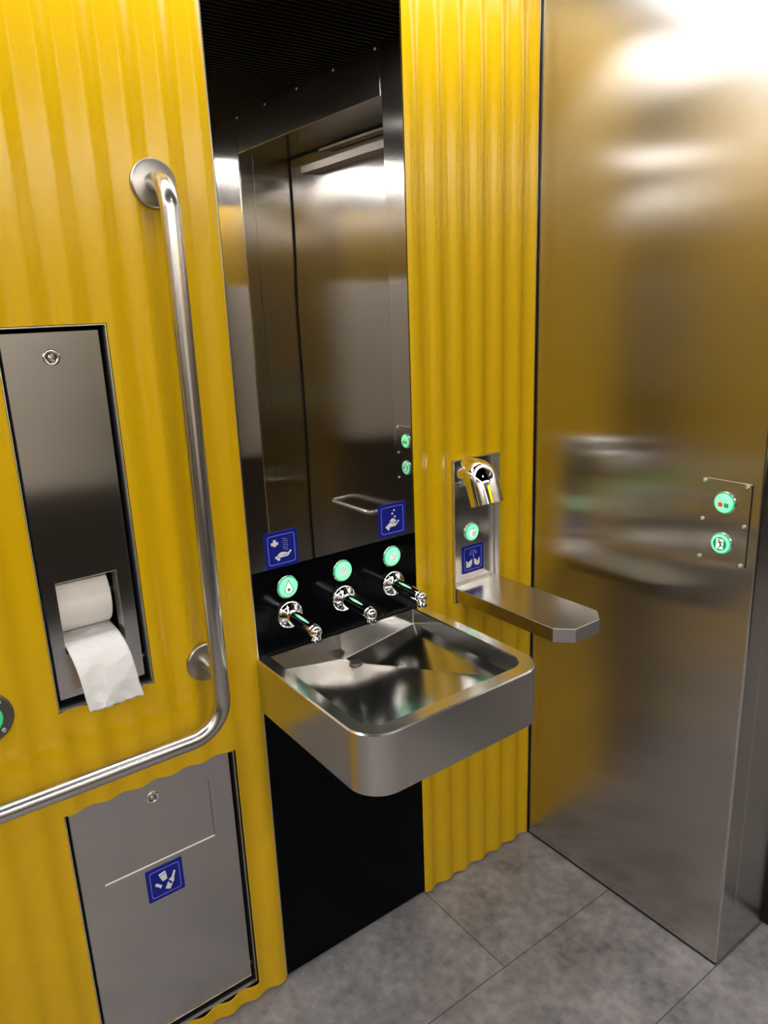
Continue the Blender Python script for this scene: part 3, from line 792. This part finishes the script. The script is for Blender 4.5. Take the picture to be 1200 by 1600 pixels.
# ------------------------------------------------------------------ waste bin
bcx, bz0 = (HB[0] + HB[1]) / 2, HB[2]
wb = thing('waste_bin', 'grey steel waste bin door let into the yellow wall beneath the grab rail', 'waste bin', (bcx, 0, bz0))
tray(wb, (HB[0] + 0.0012, HB[1] - 0.0012, HB[2] + 0.0012, HB[3] + 0.012), -0.0015, 0.15, 0.0018, M['edge_steel'], z_off=bz0, x_off=bcx, name='frame')
bw = (HB[1] - HB[0]) / 2
m = MB(); m.box((-bw + 0.0032, 0.028, 0.0032), (-bw + 0.0042, 0.148, 0.62)); m.box((bw - 0.0042, 0.004, 0.0032), (bw - 0.0032, 0.148, 0.62)); m.box((-bw + 0.0042, 0.147, 0.0032), (bw - 0.0042, 0.1485, 0.62))
m.box((-bw + 0.0042, 0.006, 0.0032), (bw - 0.0042, 0.147, 0.0042))
m.build('liner', M['gap'], wb)
bx = [-0.4025 - bcx, -0.3600 - bcx, -0.1310 - bcx, -0.0835 - bcx]; bz = [0.0575 - bz0, 0.4625 - bz0, 0.6000 - bz0, 0.6640 - bz0]
m = MB(); m.sheet(bx, bz, lambda i, j: not (i == 1 and j == 1), lambda x: 0.0095, 0.0018)
bd = m.build('door', M['bin_steel'], wb)
m = MB(); m.box((bx[0], 0.0114, bz[0]), (bx[0] + 0.0012, 0.030, bz[3])); m.box((bx[3] - 0.0012, 0.0114, bz[0]), (bx[3], 0.030, bz[3])); m.box((bx[0], 0.0114, bz[0]), (bx[3], 0.030, bz[0] + 0.0012))
m.build('door_return', M['edge_steel'], bd)
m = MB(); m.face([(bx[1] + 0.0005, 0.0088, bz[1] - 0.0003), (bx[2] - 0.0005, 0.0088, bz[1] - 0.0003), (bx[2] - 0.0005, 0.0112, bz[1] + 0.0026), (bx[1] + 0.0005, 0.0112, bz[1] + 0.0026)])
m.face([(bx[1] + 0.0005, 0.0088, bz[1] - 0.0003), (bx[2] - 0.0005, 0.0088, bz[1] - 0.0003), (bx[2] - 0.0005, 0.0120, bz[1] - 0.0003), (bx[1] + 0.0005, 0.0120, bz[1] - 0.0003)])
m.build('slot_edge', M['edge_glint'], bd)  # highlight of the ceiling light on this edge, put into a pale colour
m = MB(); m.sheet([bx[1] + 0.00004, bx[2] - 0.0010], [bz[1] + 0.0028, bz[2] - 0.00004], lambda i, j: True, lambda x: 0.0096, 0.0015); m.build('flap', M['bin_steel'], wb)
lock_part(wb, (-0.2478 - bcx, 0.0095, 0.6108 - bz0), 0.0130)
m = MB(); m.lathe(((0.0035, 0), (0.0035, 0.007), (0.0, 0.008)), (bx[3] - 0.001, 0.016, 0.088 - bz0), (1, 0, 0), 14); m.build('hinge_pin', M['edge_steel'], wb)
make_sign('blue sign with white cup, broken bottle and apple core, on the waste bin door', (-0.2452, 0.0095, 0.4130), 0.0760,
          (('cup_symbol', [[(0.335, 0.761), (0.517, 0.806), (0.533, 0.742), (0.351, 0.697)], [(0.357, 0.676), (0.54, 0.721), (0.549, 0.538), (0.422, 0.51)]]),
           ('bottle_symbol', [[(0.741, 0.70), (0.795, 0.67), (0.731, 0.486), (0.728, 0.379), (0.679, 0.338), (0.65, 0.402), (0.584, 0.48), (0.663, 0.515), (0.705, 0.598)], [(0.564, 0.431), (0.621, 0.33), (0.679, 0.325), (0.598, 0.175), (0.47, 0.249)]]),
           ('core_symbol', [[(0.204, 0.545), (0.234, 0.499), (0.281, 0.521), (0.303, 0.476), (0.398, 0.396), (0.338, 0.32), (0.317, 0.369), (0.26, 0.414), (0.211, 0.449), (0.226, 0.473)]])))

# ------------------------------------------------------------------ grab rail
gr = thing('grab_rail', 'brushed steel L-shaped grab rail fixed to the yellow wall', 'grab rail', (-0.1155, 0, 0.752))
YR = -0.074
m = MB()
path = fillet([(0, -0.002, 0.986), (0, YR, 0.986), (-0.0010, YR, 0.0), (-0.62, YR, 0.0), (-0.62, -0.002, 0.0)], [0.046, 0.068, 0.046], 14)
m.tube(path, 0.0163, 32)
m.build('rail', M['rail_steel'], gr)
for fx_, fz_ in ((0, 0.986), (-0.002, 0.120), (-0.62, 0.0)):
    m = MB(); m.lathe(((0.0385, 0.0), (0.0385, 0.0085), (0.0365, 0.0108), (0.0340, 0.0116), (0.017, 0.0122)), (fx_, -0.0075, fz_), (0, -1, 0), 48)
    fo_ = m.build('flange', M['flange_steel'], gr); smooth_by_angle(fo_, 30)
m = MB(); m.lathe(((0.0125, 0.0), (0.0125, 0.07)), (-0.002, -0.006, 0.120), (0, -1, 0), 28); m.build('standoff', M['rail_steel'], gr)

# ------------------------------------------------------------------ round call button at the left edge
cb = thing('call_button', 'domed grey disc with a green lit button, left of the dispenser', 'button', (-0.506, -0.0100, 0.8925))
m = MB(); m.lathe(((0.0465, 0.012), (0.0465, -0.003), (0.0440, -0.0055), (0.024, -0.0065)), (0, 0, 0), (0, 1, 0), 48)
d_ = m.build('disc', M['disc_steel'], cb); smooth_by_angle(d_, 30)
m = MB(); m.lathe(((0.0285, 0.005), (0.0285, 0.009), (0.025, 0.0115), (0.022, 0.0110)), (0, 0, 0), (0, -1, 0), 36, caps=False); m.build('bezel', M['mintring'], cb)
m = MB(); m.lathe(((0.0230, 0.006), (0.0230, 0.0112), (0.0, 0.0125)), (0, 0, 0), (0, -1, 0), 36, caps=False); m.build('lens', M['mint'], cb)
for a in (45, 135, 225, 315):
    m = MB(); m.lathe(((0.0042, 0.0055), (0.0040, 0.0075), (0.0020, 0.0088), (0.0018, 0.0078), (0.0, 0.0078)), (0.0370 * cos(radians(a)), 0, 0.0370 * sin(radians(a))), (0, -1, 0), 16); m.build('screw', M['edge_steel'], cb)

# ------------------------------------------------------------------ lock and exit panel on the steel wall
cp = thing('control_panel', 'small steel control plate with two green lit buttons on the steel wall', 'control panel', (XR, -0.526, 1.0775), -pi / 2)
m = MB(); m.box((-0.0530, -0.0022, -0.0855), (0.0535, 0.0002, 0.0865), 0.0004, 1); m.build('plate', M['right_steel'], cp)
m = MB(); m.box((0.0535, -0.0012, -0.0860), (0.0550, 0.0002, 0.0865)); m.build('shadow_gap', M['gap'], cp)
for zz in (0.081, -0.0010, -0.0835):
    for xx in (-0.045, 0.0448):
        m = MB(); m.lathe(((0.0042, 0.0), (0.0041, 0.0022), (0.0030, 0.0034), (0.0014, 0.0036), (0.0012, 0.0026), (0.0, 0.0026)), (xx, -0.0022, zz), (0, -1, 0), 18); m.build('screw', M['edge_steel'], cp)
for zz, fn, lab in ((0.0407, symbol_locks, 'lit green button with a red and a green padlock'), (-0.0455, symbol_exit, 'lit green button with a running figure and door')):
    b_ = bpy.data.objects.new('button', None); COL.objects.link(b_); b_.parent = cp; b_.location = (0.001, -0.0022, zz); b_['label'] = lab
    lens_parts(b_, 0.0218); fn(b_, 0.0218)
